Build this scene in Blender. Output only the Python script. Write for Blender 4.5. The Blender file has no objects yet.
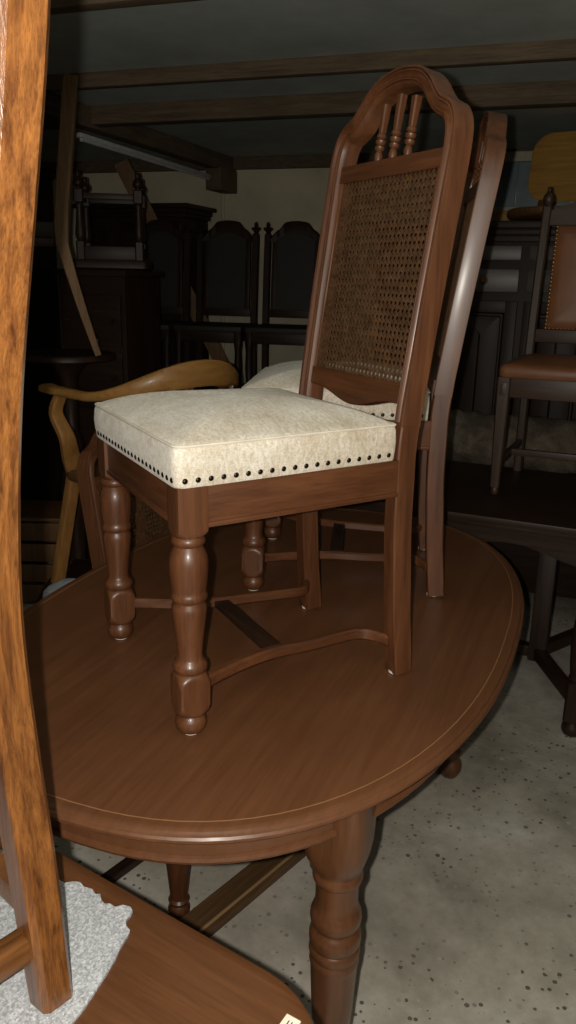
import bpy, bmesh, math, random
from mathutils import Vector, Matrix
random.seed(7)
C = bpy.context.scene.collection
PI = math.pi
H = 0.755                      # top of the oval table

# ------------------------------------------------------------------ materials
def new_mat(name):
    m = bpy.data.materials.new(name); m.use_nodes = True
    nt = m.node_tree; nt.nodes.clear()
    out = nt.nodes.new('ShaderNodeOutputMaterial')
    b = nt.nodes.new('ShaderNodeBsdfPrincipled')
    nt.links.new(b.outputs[0], out.inputs[0])
    return m, nt, b
def coords(nt, scale=(1,1,1), rot=(0,0,0)):
    t = nt.nodes.new('ShaderNodeTexCoord'); mp = nt.nodes.new('ShaderNodeMapping')
    mp.inputs['Scale'].default_value = scale; mp.inputs['Rotation'].default_value = rot
    nt.links.new(t.outputs['Object'], mp.inputs[0]); return mp.outputs[0]
def noise(nt, vec, scale, detail=4, rough=.6, dist=0):
    n = nt.nodes.new('ShaderNodeTexNoise'); nt.links.new(vec, n.inputs['Vector'])
    n.inputs['Scale'].default_value = scale; n.inputs['Detail'].default_value = detail
    n.inputs['Roughness'].default_value = rough; n.inputs['Distortion'].default_value = dist
    return n.outputs['Fac']
def ramp(nt, fac, stops):
    r = nt.nodes.new('ShaderNodeValToRGB'); nt.links.new(fac, r.inputs[0])
    e = r.color_ramp.elements
    while len(e) < len(stops): e.new(.5)
    for k, (p, c) in enumerate(stops):
        e[k].position = p; e[k].color = (c[0], c[1], c[2], 1)
    return r.outputs[0]
def mixc(nt, a, b, fac, mode='MIX'):
    m = nt.nodes.new('ShaderNodeMix'); m.data_type = 'RGBA'; m.blend_type = mode
    for s, v in ((m.inputs[0], fac), (m.inputs[6], a), (m.inputs[7], b)):
        if isinstance(v, (int, float)): s.default_value = v
        elif isinstance(v, tuple): s.default_value = (*v, 1)
        else: nt.links.new(v, s)
    return m.outputs[2]
def bump(nt, b, h, strength, dist=.002):
    n = nt.nodes.new('ShaderNodeBump'); n.inputs['Strength'].default_value = strength
    n.inputs['Distance'].default_value = dist
    nt.links.new(h, n.inputs['Height']); nt.links.new(n.outputs[0], b.inputs['Normal'])
def wood(name, dark, light, axis='z', rough=.38, spec=.5, grain=1.0, bumpy=.12, coat=0.0, scale=1.0):
    m, nt, b = new_mat(name)
    s = {'x': (.06,1,1), 'y': (1,.06,1), 'z': (1,1,.06)}[axis]
    v = coords(nt, s)
    n1 = noise(nt, v, 55*scale, 6, .62, .4)
    v2 = coords(nt, tuple(k*1.0 for k in s)); n2 = noise(nt, v2, 260*scale, 3, .6)
    n3 = noise(nt, coords(nt), 3.2, 3)
    c1 = ramp(nt, n1, [(.30, dark), (.72, light)])
    pores = ramp(nt, n2, [(.36, (.45,.42,.4)), (.52, (1,1,1))])
    c2 = mixc(nt, c1, pores, .55*grain, 'MULTIPLY')
    tone = ramp(nt, n3, [(.3, (.78,.76,.74)), (.7, (1.1,1.1,1.1))])
    c3 = mixc(nt, c2, tone, .8, 'MULTIPLY')
    nt.links.new(c3, b.inputs['Base Color'])
    r = nt.nodes.new('ShaderNodeMapRange'); nt.links.new(n1, r.inputs[0])
    r.inputs[3].default_value = rough-.06; r.inputs[4].default_value = rough+.1
    nt.links.new(r.outputs[0], b.inputs['Roughness'])
    b.inputs['Specular IOR Level'].default_value = spec
    b.inputs['Coat Weight'].default_value = coat; b.inputs['Coat Roughness'].default_value = .18
    if bumpy: bump(nt, b, n2, bumpy, .0012)
    return m
def plain(name, col, rough=.6, metal=0, spec=.5, var=.12, nscale=30):
    m, nt, b = new_mat(name)
    n = noise(nt, coords(nt), nscale, 4)
    c = ramp(nt, n, [(.3, tuple(k*(1-var) for k in col)), (.7, tuple(k*(1+var) for k in col))])
    nt.links.new(c, b.inputs['Base Color'])
    b.inputs['Roughness'].default_value = rough; b.inputs['Metallic'].default_value = metal
    b.inputs['Specular IOR Level'].default_value = spec
    return m

M = {}
CH_D, CH_L = (.076,.026,.010), (.156,.057,.021)
for ax in 'xyz':
    M['chair_'+ax] = wood('walnut_'+ax, CH_D, CH_L, ax, .40, .5, .6, .05, .12)
    M['dark_'+ax] = wood('dark_oak_'+ax, (.016,.0076,.0046), (.045,.021,.012), ax, .45, .32, .8, .08)
    M['leatherchair_'+ax] = wood('brown_oak_'+ax, (.035,.018,.010), (.085,.045,.026), ax, .42, .5, .8, .08)
M['table_u'] = wood('table_walnut', (.115,.044,.0175), (.155,.061,.0245), 'y', .40, .5, .28, .02, .12, .8)
M['table_z'] = wood('table_leg_walnut', (.078,.029,.011), (.146,.056,.021), 'z', .32, .5, .5, .03, .25)
M['inlay'] = plain('inlay', (.30,.15,.065), .4)
M['oak'] = wood('orange_oak', (.060,.018,.005), (.25,.095,.021), 'z', .33, .55, 1.0, .35, .35, 2.2)
M['oak_x'] = wood('orange_oak_x', (.055,.02,.006), (.20,.08,.022), 'x', .35, .5, 1.0, .25, .3, 1.0)
M['desk'] = wood('foreground_table', (.085,.032,.011), (.125,.048,.017), 'x', .35, .5, .5, .02, .2, .9)
M['honey'] = wood('honey_wood', (.32,.150,.036), (.48,.245,.070), 'x', .4, .5, .4, .03, .1)
M['honey_z'] = wood('honey_wood_z', (.28,.130,.034), (.46,.225,.066), 'z', .4, .5, .4, .03, .1)
M['ply'] = wood('ply_wood', (.46,.24,.05), (.66,.37,.09), 'x', .45, .4, .4, .02, 0)
M['bow_dark'] = wood('bow_brown', (.11,.05,.018), (.20,.095,.034), 'z', .4, .5, .5, .03, .1)
M['pine'] = wood('weathered_pine', (.17,.09,.037), (.30,.17,.078), 'z', .6, .4, .8, .05)
M['beam'] = wood('beam_timber', (.12,.085,.055), (.22,.16,.10), 'x', .7, .3, .8, .1)
M['plank'] = wood('brown_plank', (.085,.045,.020), (.16,.085,.036), 'x', .5, .4, .7, .05)
M['plank_edge'] = plain('plank_edge', (.32,.20,.09), .6)
M['glide'] = plain('glide_white', (.75,.68,.60), .5)
M['nail'] = plain('bronze_nail', (.035,.026,.02), .3, .9)
M['brass_nail'] = plain('brass_nail', (.40,.26,.11), .35, .9)
M['drawer'] = wood('greyed_drawer', (.060,.047,.040), (.112,.090,.077), 'x', .35, .5, .4, .02)
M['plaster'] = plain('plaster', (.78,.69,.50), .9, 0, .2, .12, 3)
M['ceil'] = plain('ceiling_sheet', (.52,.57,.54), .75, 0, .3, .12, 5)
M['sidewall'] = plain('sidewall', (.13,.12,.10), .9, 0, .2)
M['white'] = plain('white_paint', (.72,.74,.74), .5)
M['cream'] = plain('cream_paint', (.60,.55,.40), .6)
M['tag'] = plain('card', (.80,.72,.58), .7)
M['bluepane'] = plain('blue_grey_pane', (.20,.27,.29), .25, 0, .5, .15, 12)
M['pot'] = plain('dark_green', (.02,.025,.02), .5)

def fabric():
    m, nt, b = new_mat('cream_chenille')
    v = coords(nt)
    n1 = noise(nt, v, 9, 5, .65, .6); n2 = noise(nt, coords(nt, (1,.35,1)), 420, 3, .7); n3 = noise(nt, coords(nt,(1,2.2,1)), 70, 5, .7, 1.0)
    c1 = ramp(nt, n1, [(.34, (.64,.56,.45)), (.62, (.86,.82,.75))])
    c2 = mixc(nt, c1, ramp(nt, n3, [(.35, (.70,.62,.50)), (.6, (1.05,1.04,1.02))]), .75, 'MULTIPLY')
    c3 = mixc(nt, c2, ramp(nt, n2, [(.3, (.7,.67,.62)), (.6, (1.05,1.05,1.05))]), .7, 'MULTIPLY')
    nt.links.new(c3, b.inputs['Base Color']); b.inputs['Roughness'].default_value = .85
    b.inputs['Sheen Weight'].default_value = .25; b.inputs['Specular IOR Level'].default_value = .25
    mx = mixc(nt, n2, n3, .5); bump(nt, b, mx, .5, .003); return m
M['fabric'] = fabric()
M['piping'] = plain('cream_piping', (.74,.67,.56), .85, 0, .2)
def cane():
    m, nt, b = new_mat('cane')
    n = noise(nt, coords(nt), 60, 4)
    nt.links.new(ramp(nt, n, [(.3, (.060,.029,.013)), (.7, (.145,.072,.033))]), b.inputs['Base Color'])
    b.inputs['Roughness'].default_value = .36; b.inputs['Specular IOR Level'].default_value = .6; return m
M['cane'] = cane()
M['darkcane'] = plain('dark_cane', (.028,.021,.016), .6)
def leather():
    m, nt, b = new_mat('tan_leather')
    v = coords(nt); n = noise(nt, v, 6, 4); n2 = noise(nt, v, 300, 3)
    nt.links.new(ramp(nt, n, [(.3, (.17,.066,.026)), (.7, (.27,.105,.042))]), b.inputs['Base Color'])
    b.inputs['Roughness'].default_value = .42; bump(nt, b, n2, .25, .001); return m
M['leather'] = leather()
def concrete():
    m, nt, b = new_mat('concrete')
    v = coords(nt)
    n1 = noise(nt, v, 1.6, 6, .65, .3); n2 = noise(nt, v, 14, 5, .7); 
    c = ramp(nt, n1, [(.32, (.30,.27,.22)), (.50, (.52,.475,.40)), (.68, (.71,.68,.62))])
    c = mixc(nt, c, ramp(nt, n2, [(.3, (.72,.71,.68)), (.65, (1.08,1.08,1.08))]), .75, 'MULTIPLY')
    # exposed aggregate where the skin has worn
    vo = nt.nodes.new('ShaderNodeTexVoronoi'); vo.inputs['Scale'].default_value = 62; nt.links.new(v, vo.inputs['Vector'])
    vo.inputs['Randomness'].default_value = 1
    sep = nt.nodes.new('ShaderNodeSeparateColor'); nt.links.new(vo.outputs['Color'], sep.inputs[0])
    size = nt.nodes.new('ShaderNodeMath'); size.operation = 'MULTIPLY'; nt.links.new(sep.outputs[0], size.inputs[0]); size.inputs[1].default_value = .42
    lt = nt.nodes.new('ShaderNodeMath'); lt.operation = 'LESS_THAN'; nt.links.new(vo.outputs['Distance'], lt.inputs[0]); nt.links.new(size.outputs[0], lt.inputs[1])
    rare = nt.nodes.new('ShaderNodeMath'); rare.operation = 'GREATER_THAN'; nt.links.new(sep.outputs[1], rare.inputs[0]); rare.inputs[1].default_value = .30
    n3 = noise(nt, coords(nt), 1.1, 3); patch = ramp(nt, n3, [(.36, (0,0,0)), (.50, (1,1,1))])
    a = nt.nodes.new('ShaderNodeMath'); a.operation = 'MULTIPLY'; nt.links.new(lt.outputs[0], a.inputs[0]); nt.links.new(rare.outputs[0], a.inputs[1])
    a2 = nt.nodes.new('ShaderNodeMath'); a2.operation = 'MULTIPLY'; nt.links.new(a.outputs[0], a2.inputs[0]); nt.links.new(patch, a2.inputs[1])
    stone = ramp(nt, sep.outputs[2], [(.2, (.13,.12,.105)), (.75, (.26,.235,.20)), (.95, (.5,.47,.42))])
    c = mixc(nt, c, stone, a2.outputs[0])
    nt.links.new(c, b.inputs['Base Color']); b.inputs['Roughness'].default_value = .75
    bump(nt, b, n2, .25, .004); return m
M['concrete'] = concrete()
def foam():
    m, nt, b = new_mat('grey_foam')
    v = coords(nt)
    vo = nt.nodes.new('ShaderNodeTexVoronoi'); vo.inputs['Scale'].default_value = 420; nt.links.new(v, vo.inputs['Vector'])
    n = noise(nt, v, 180, 4, .7)
    c = ramp(nt, vo.outputs['Color'], [(.1, (.26,.265,.275)), (.5, (.37,.38,.40)), (.92, (.56,.57,.59))])
    c = mixc(nt, c, ramp(nt, n, [(.35, (.75,.75,.75)), (.6, (1.1,1.1,1.1))]), .7, 'MULTIPLY')
    nt.links.new(c, b.inputs['Base Color']); b.inputs['Roughness'].default_value = .6
    bump(nt, b, vo.outputs['Distance'], .35, .0012); return m
M['foam'] = foam()
def fleece():
    m, nt, b = new_mat('mottled_fleece')
    v = coords(nt); n = noise(nt, v, 14, 6, .75, .5); n2 = noise(nt, v, 90, 4, .7)
    nt.links.new(ramp(nt, n, [(.3, (.07,.052,.035)), (.52, (.17,.135,.095)), (.7, (.25,.215,.165))]), b.inputs['Base Color'])
    b.inputs['Roughness'].default_value = 1; bump(nt, b, n2, .8, .01); return m
M['fleece'] = fleece()
def clear_plastic():
    m, nt, b = new_mat('clear_plastic')
    b.inputs['Base Color'].default_value = (.75,.80,.84,1); b.inputs['Roughness'].default_value = .25
    b.inputs['Transmission Weight'].default_value = .65; b.inputs['IOR'].default_value = 1.2; return m
M['plastic'] = clear_plastic()

# ------------------------------------------------------------------ mesh helpers
def obj(name, bm, mat, parent=None, sharp=40):
    bmesh.ops.recalc_face_normals(bm, faces=bm.faces)
    me = bpy.data.meshes.new(name); bm.to_mesh(me); bm.free()
    me.materials.append(mat)
    for p in me.polygons: p.use_smooth = True
    me.set_sharp_from_angle(angle=math.radians(sharp))
    o = bpy.data.objects.new(name, me); C.objects.link(o)
    if parent: o.parent = parent
    return o
def thing(name, label, cat, loc=(0,0,0), rz=0, group=None):
    o = bpy.data.objects.new(name, None); C.objects.link(o); o.empty_display_size = .05
    o.location = loc; o.rotation_euler = (0,0,rz)
    return tag(o, label, cat, group)
def tag(o, label, cat, group=None):
    o['label'] = label; o['category'] = cat
    if group: o['group'] = group
    return o
def copy_tree(o, parent=None):
    c = o.copy(); C.objects.link(c)
    if parent: c.parent = parent
    for ch in list(o.children): copy_tree(ch, c)
    return c
def struct(name, bm, mat, sharp=40):
    o = obj(name, bm, mat, None, sharp); o['kind'] = 'structure'; return o
def box(bm, c, s, bev=0, rot=None, seg=2):
    r = bmesh.ops.create_cube(bm, size=1)
    vs = r['verts']
    for v in vs: v.co = Vector((v.co.x*s[0], v.co.y*s[1], v.co.z*s[2]))
    if bev:
        es = {e for v in vs for e in v.link_edges}
        rr = bmesh.ops.bevel(bm, geom=list(es), offset=bev, segments=seg, affect='EDGES', profile=.6)
        vs = list({v for f in rr['faces'] for v in f.verts} | {v for v in vs if v.is_valid})
        # gather the connected island
        seen = set(vs); st = list(vs)
        while st:
            v = st.pop()
            for e in v.link_edges:
                w = e.other_vert(v)
                if w not in seen: seen.add(w); st.append(w)
        vs = list(seen)
    R = rot.to_4x4() if rot else Matrix.Identity(4)
    for v in vs: v.co = (R @ v.co) + Vector(c)
    return bm
def beam(bm, p, q, w, h, bev=0, up=(0,0,1)):
    """box from p to q, w across, h along up"""
    p, q = Vector(p), Vector(q); d = q-p; L = d.length; x = d.normalized()
    u = Vector(up); y = u.cross(x)
    if y.length < 1e-4: y = Vector((0,1,0)).cross(x)
    y.normalize(); z = x.cross(y)
    R = Matrix((x, y, z)).transposed()
    return box(bm, (p+q)/2, (L, w, h), bev, R)
def rings(bm, rs, cap=True, closed=True):
    """loft a list of equal-length vertex rings"""
    V = [[bm.verts.new(p) for p in r] for r in rs]; n = len(V[0])
    for a, b in zip(V, V[1:]):
        for i in range(n if closed else n-1):
            j = (i+1) % n
            try: bm.faces.new((a[i], a[j], b[j], b[i]))
            except ValueError: pass
    if cap and closed:
        for r in (V[0], V[-1]):
            try: bm.faces.new(r)
            except ValueError: pass
    return V
def lathe(bm, prof, c=(0,0,0), seg=24, rot=None):
    """prof: (z, r) or (z, r, n): n is a superellipse exponent, 2 = round"""
    out = []
    for t in prof:
        z, r = t[0], t[1]; n = t[2] if len(t) > 2 else 2
        ring = []
        for k in range(seg):
            a = 2*PI*(k+.5)/seg; ca, sa = math.cos(a), math.sin(a)
            s = (abs(ca)**n+abs(sa)**n)**(-1/n)
            p = Vector((r*s*ca, r*s*sa, z))
            if rot: p = rot @ p
            ring.append(p+Vector(c))
        out.append(ring)
    rings(bm, out); return bm
def smooth_path(pts, n=6, closed=False):
    P = [Vector(p) for p in pts]; out = []; N = len(P)
    for i in range(N if closed else N-1):
        if closed: a, b, c, d = P[i-1], P[i], P[(i+1) % N], P[(i+2) % N]
        else: a, b, c, d = P[max(i-1,0)], P[i], P[i+1], P[min(i+2,N-1)]
        for k in range(n):
            t = k/n
            out.append(.5*((2*b)+(c-a)*t+(2*a-5*b+4*c-d)*t*t+(3*b-a-3*c+d)*t**3))
    if not closed: out.append(P[-1])
    return out
def sweep(bm, path, prof, up=None, closed=False, scale=None):
    """prof: (a, b) points; a along side, b along up (up may be a function of the index)"""
    path = [Vector(p) for p in path]; N = len(path); rs = []
    for i, p in enumerate(path):
        if closed: t = path[(i+1) % N]-path[i-1]
        else: t = path[min(i+1,N-1)]-path[max(i-1,0)]
        t.normalize()
        u = Vector(up(i) if callable(up) else (up or (0,0,1)))
        s = t.cross(u).normalized(); u2 = s.cross(t)
        k = scale(i/(N-1)) if scale else (1,1)
        rs.append([p+s*(a*k[0])+u2*(b*k[1]) for a, b in prof])
    if closed: rs.append(rs[0])
    V = rings(bm, rs, cap=not closed)
    if closed: bmesh.ops.remove_doubles(bm, verts=bm.verts, dist=1e-6)
    return bm
def rect(w, h, b=.003):
    w, h = w/2, h/2
    return [(-w+b,-h),(w-b,-h),(w,-h+b),(w,h-b),(w-b,h),(-w+b,h),(-w,h-b),(-w,-h+b)]
def circ(r, n=10): return [(r*math.cos(2*PI*k/n), r*math.sin(2*PI*k/n)) for k in range(n)]
def prism(bm, poly, z0, z1, bev=0):
    b = [bm.verts.new((x,y,z0)) for x,y in poly]; t = [bm.verts.new((x,y,z1)) for x,y in poly]; n = len(poly)
    bm.faces.new(b[::-1]); ft = bm.faces.new(t)
    for i in range(n): bm.faces.new((b[i], b[(i+1)%n], t[(i+1)%n], t[i]))
    if bev:
        bmesh.ops.bevel(bm, geom=list(ft.edges), offset=bev, segments=3, affect='EDGES', profile=.6)
    return bm
def NB(): return bmesh.new()
def dome(bm, c, r, axis, flat=.6, seg=10):
    """little upholstery nail head bulging along axis"""
    ax = Vector(axis).normalized(); R = ax.to_track_quat('Z','Y').to_matrix(); rs = []
    for k in range(4):
        a = k/4*PI/2
        rs.append([Vector(c)+R@Vector((r*math.cos(a)*math.cos(2*PI*j/seg), r*math.cos(a)*math.sin(2*PI*j/seg), r*flat*math.sin(a))) for j in range(seg)])
    V = rings(bm, rs, cap=False); t = bm.verts.new(Vector(c)+ax*r*flat)
    for j in range(seg): bm.faces.new((V[-1][j], V[-1][(j+1)%seg], t))
    bm.faces.new(V[0][::-1]); return bm

# ------------------------------------------------------------------ the setting (the shed runs about 19 degrees off the camera)
E1 = Vector((.9455,-.3256,0)); E2 = Vector((.3256,.9455,0)); ROOM = math.atan2(-.3256,.9455)
RM = Matrix.Rotation(ROOM, 3, 'Z')
WB = Vector((-.2,4.82,0))                       # a point on the back wall
b = NB(); box(b, WB-E2*4.2+Vector((0,0,-.05)), (9,9.4,.1), 0, RM); struct('floor', b, M['concrete'])
b = NB(); box(b, WB+E2*.06+Vector((0,0,1.16)), (7.6,.12,2.4), 0, RM); struct('wall_back', b, M['plaster'])
b = NB(); box(b, WB-E2*3.2+Vector((0,0,2.35)), (7.6,6.6,.06), 0, RM); struct('ceiling', b, M['ceil'])
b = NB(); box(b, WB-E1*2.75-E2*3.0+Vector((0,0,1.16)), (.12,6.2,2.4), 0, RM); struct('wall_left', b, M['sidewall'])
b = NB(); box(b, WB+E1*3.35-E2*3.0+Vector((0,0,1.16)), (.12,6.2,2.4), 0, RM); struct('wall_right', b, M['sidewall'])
def along(o, s): return Vector(o)+E1*s
for k, (o, w, h) in enumerate((((.02,1.03),.06,.07), ((.18,2.02),.05,.06), ((.21,2.69),.09,.09))):
    c = Vector((o[0],o[1],0)); b = NB()
    box(b, (0,0,0), (5.9,w,h), .006)
    t = struct('trim_%d' % (k+1), b, M['beam']); t.location = c+E1*.25+Vector((0,0,2.32-h/2)); t.rotation_euler = (0,0,ROOM)
b = NB(); box(b, (0,0,0), (2.7,.09,.10), .006); t = struct('trim_4', b, M['beam'])
t.location = Vector((-.51,4.62,2.265))-E2*.98; t.rotation_euler = (0,0,ROOM+PI/2)
b = NB(); box(b, (0,0,0), (.12,.30,.15), .008); t = struct('trim_5', b, M['beam'])   # wall block under the beam end
t.location = Vector((-.47,4.74,2.15)); t.rotation_euler = (0,0,ROOM)
b = NB(); box(b, WB+E1*.5-E2*.03+Vector((0,0,2.28)), (6.2,.06,.08), .004, RM); struct('trim_6', b, M['beam'])
# window high in the back wall, right
b = NB()
wc = Vector((1.52,4.205,2.105))
for dx, dz, sx, sz in ((0,.165,.74,.06),(0,-.155,.74,.03),(-.355,0,.03,.34),(.355,0,.03,.34)):
    box(b, wc+E1*dx-E2*.05+Vector((0,0,dz)), (sx,.07,sz), .004, RM)
w = struct('window_1', b, M['cream'])
b = NB(); box(b, wc-E2*.035, (.68,.012,.28), 0, RM)
for dx in (-.2,.0,.22): box(b, wc+E1*dx-E2*.043, (.008,.01,.28), .002, RM)
obj('pane', b, M['bluepane'], w)
b = NB(); box(b, wc-E2*.09+Vector((0,0,-.200)), (.86,.16,.065), .008, RM); obj('window_sill', b, M['ply'], w)

# ------------------------------------------------------------------ cane-back dining chair
a_, b_, d_ = .2034, .1758, .4389
def yb(z):                                       # side profile of the rear stile
    P = [(0,.219),(.12,.208),(.30,.199),(.44,.200),(.52,.207),(.70,.231),(.90,.260),(1.10,.290)]
    for (z0,y0),(z1,y1) in zip(P,P[1:]):
        if z <= z1: return y0+(y1-y0)*(z-z0)/(z1-z0)
    return P[-1][1]
def backn(z):                                    # outward normal of the back's front
    s = (yb(min(z+.05,1.1))-yb(z-.05))/(min(z+.05,1.1)-z+.05)
    return Vector((0,-1,s)).normalized()
FRONT_LEG = [(0,.015),(.004,.021),(.010,.0255),(.018,.027),(.027,.0255),(.034,.020),(.038,.0175)]
FRONT_UP = [(.114,.0225),(.118,.0275),(.125,.029),(.132,.0275),(.137,.0225),(.141,.0215),(.147,.0205),
            (.170,.0225),(.200,.026),(.222,.0285),(.232,.0285),(.237,.0255),(.240,.0255),(.243,.029),(.248,.030),(.253,.029),(.256,.0275),
            (.262,.0285),(.285,.031),(.305,.0315),(.318,.0295),(.328,.025),(.333,.0225),(.337,.0265),(.342,.0275),(.347,.0255),(.350,.023)]
def blockturn(b, h, prof, c, seg=48, ch=.0025):
    """square block (half width h) cut by a turned profile (z, r): the faces end in arches"""
    out = []
    for z, r in prof:
        ring = []
        for k in range(seg):
            a = 2*PI*k/seg; ca, sa = math.cos(a), math.sin(a)
            rr = min(h/max(abs(ca),abs(sa)), (2*h-ch)/(abs(ca)+abs(sa)), r)
            ring.append(Vector((rr*ca, rr*sa, z))+Vector(c))
        out.append(ring)
    rings(b, out)
def chair_front_leg(root, sx):
    b = NB(); c = (sx*a_, -d_/2, 0)
    lathe(b, [(z+.003,r) for z,r in FRONT_LEG], c)
    blockturn(b, .0265, [(.034,.015),(.0365,.020),(.039,.0245),(.042,.0275),(.046,.0305),(.051,.0335),(.057,.0365),(.063,.040),(.094,.040),(.100,.0365),(.106,.0325),(.111,.028),(.115,.024),(.117,.020)], c)
    lathe(b, FRONT_UP, c)
    blockturn(b, .0252, [(.347,.018),(.349,.024),(.352,.0285),(.356,.0325),(.361,.038),(.431,.038)], c, 48, .0015)
    o = obj('leg', b, M['chair_z'], root)
    g = NB(); lathe(g, [(0,.012),(.001,.0135),(.004,.0135)], c, 16); obj('glide', g, M['glide'], o)
def chair_rear_leg(root, sx):
    b = NB(); path = [(sx*(b_-.0013*min(z/.46,1)), yb(z)+.004*(1-min(z/.46,1)), z) for z in (.004,.05,.12,.2,.3,.38,.44,.495)]
    sweep(b, smooth_path(path,3), [(x,y-.0037) for x,y in rect(.033,.0405,.0025)], up=(0,-1,0), scale=lambda t: (1.18-.18*t, .98+.02*t))
    o = obj('leg', b, M['chair_z'], root)
    g = NB(); lathe(g, [(0,.012),(.001,.0145),(.005,.0145)], (sx*b_, yb(0), 0), 16); obj('glide', g, M['glide'], o)
HALF = [(.1745,.488),(.1753,.55),(.1768,.70),(.1785,.84),(.1795,.925),(.1785,.960),(.173,.989),(.160,1.008),(.144,1.016),(.126,1.025),(.108,1.041),(.089,1.060),(.064,1.076),(.033,1.084)]
BACK_PROF = [(-.0158,-.0240),(.0156,-.0240),(.0165,-.0230),(.0165,.0150),(.0158,.0172),(.0140,.0180),(.0122,.0172),(.0116,.0120),(.0104,.0120),(.0098,.0164),(.0080,.0172),(.0064,.0120),
             (.0036,.0096),(-.0010,.0096),(-.0030,.0120),(-.0044,.0166),(-.0066,.0164),(-.0075,.0115),(-.0085,.0115),(-.0102,.0145),(-.0124,.0135),(-.0142,.0095),(-.0158,.0060),(-.0165,.0030),(-.0165,-.0230)]
def P3(u, z, off=0): return Vector((u, yb(z), z))+backn(z)*off
def make_cane_panel(root):
    z0, z1, hw = .556, .924, .156
    b = NB()
    def ribbon(p, q, w, off):
        (u0,v0),(u1,v1) = p, q
        n = 5 if abs(v1-v0) > .1 else 1
        d = Vector((u1-u0, v1-v0)); d.normalize(); s = Vector((-d.y, d.x))*w/2
        rs = []
        for k in range(n+1):
            t = k/n; u = u0+(u1-u0)*t; v = v0+(v1-v0)*t
            rs.append([P3(u-s.x, v-s.y, off-.0005), P3(u+s.x, v+s.y, off-.0005), P3(u+s.x, v+s.y, off+.0005), P3(u-s.x, v-s.y, off+.0005)])
        rings(b, rs, cap=False)
    pitch = .0130
    nx = int(2*hw/pitch); nz = int((z1-z0)/pitch)
    for i in range(nx+1):
        u = -hw+.004+i*pitch
        for s in (-.0014,.0014): ribbon((u+s,z0),(u+s,z1),.0019,-.0009)
    for j in range(nz+1):
        v = z0+.004+j*pitch
        for s in (-.0012,.0012): ribbon((-hw,v+s),(hw,v+s),.0016,.0005)
    W, Hh = 2*hw, z1-z0
    for k in range(-nx-2, nz+3):
        for sgn in (1,-1):
            c0 = (k+.5)*pitch                    # v = c0 + u (from the left) or mirrored
            ua, ub = max(0,-c0), min(W, Hh-c0)
            if ub-ua < .006: continue
            f = (lambda u: -hw+u) if sgn > 0 else (lambda u: hw-u)
            ribbon((f(ua), z0+c0+ua), (f(ub), z0+c0+ub), .0017, .0016 if sgn > 0 else .0026)
    o = obj('cane_panel', b, M['cane'], root)
    s = NB()                                      # spline bead pressed round the cane
    loop = [P3(-hw,z,.004) for z in (z0,.62,.7,.78,.86,z1)]+[P3(u,z1,.004) for u in (-.05,.05)]+[P3(hw,z,.004) for z in (z1,.86,.78,.7,.62,z0)]+[P3(u,z0,.004) for u in (.05,-.05)]
    sweep(s, loop, circ(.0032,8), up=(0,-1,0), closed=True)
    obj('cane_bead', s, M['chair_z'], o)
def seat_outline(k=1.0, grow=0.0):
    """rounded trapezoid, k scales about the middle"""
    fx, fy, rx, ry = .2295+grow, -.2465-grow, .1885+grow, .1770+grow*.3
    cor = [(fx,fy,.020),(rx,ry,.008),(-rx,ry,.008),(-fx,fy,.020)]
    pts = []; n = len(cor)
    for i, (x,y,r) in enumerate(cor):
        p = Vector((x,y)); q0 = Vector(cor[i-1][:2]); q1 = Vector(cor[(i+1)%n][:2])
        A = p+(q0-p).normalized()*r; B = p+(q1-p).normalized()*r
        for t in (0,.25,.5,.75,1): pts.append((1-t)**2*A+2*t*(1-t)*p+t*t*B)
        for s in range(1,10): # straight run
            nx = cor[(i+1)%n]; rr = nx[2]; E_ = Vector(nx[:2])+(p-Vector(nx[:2])).normalized()*rr
            pts.append(B+(E_-B)*s/10)
    cx, cy = 0, -.035
    return [(cx+(p.x-cx)*k, cy+(p.y-cy)*k) for p in pts]
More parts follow.
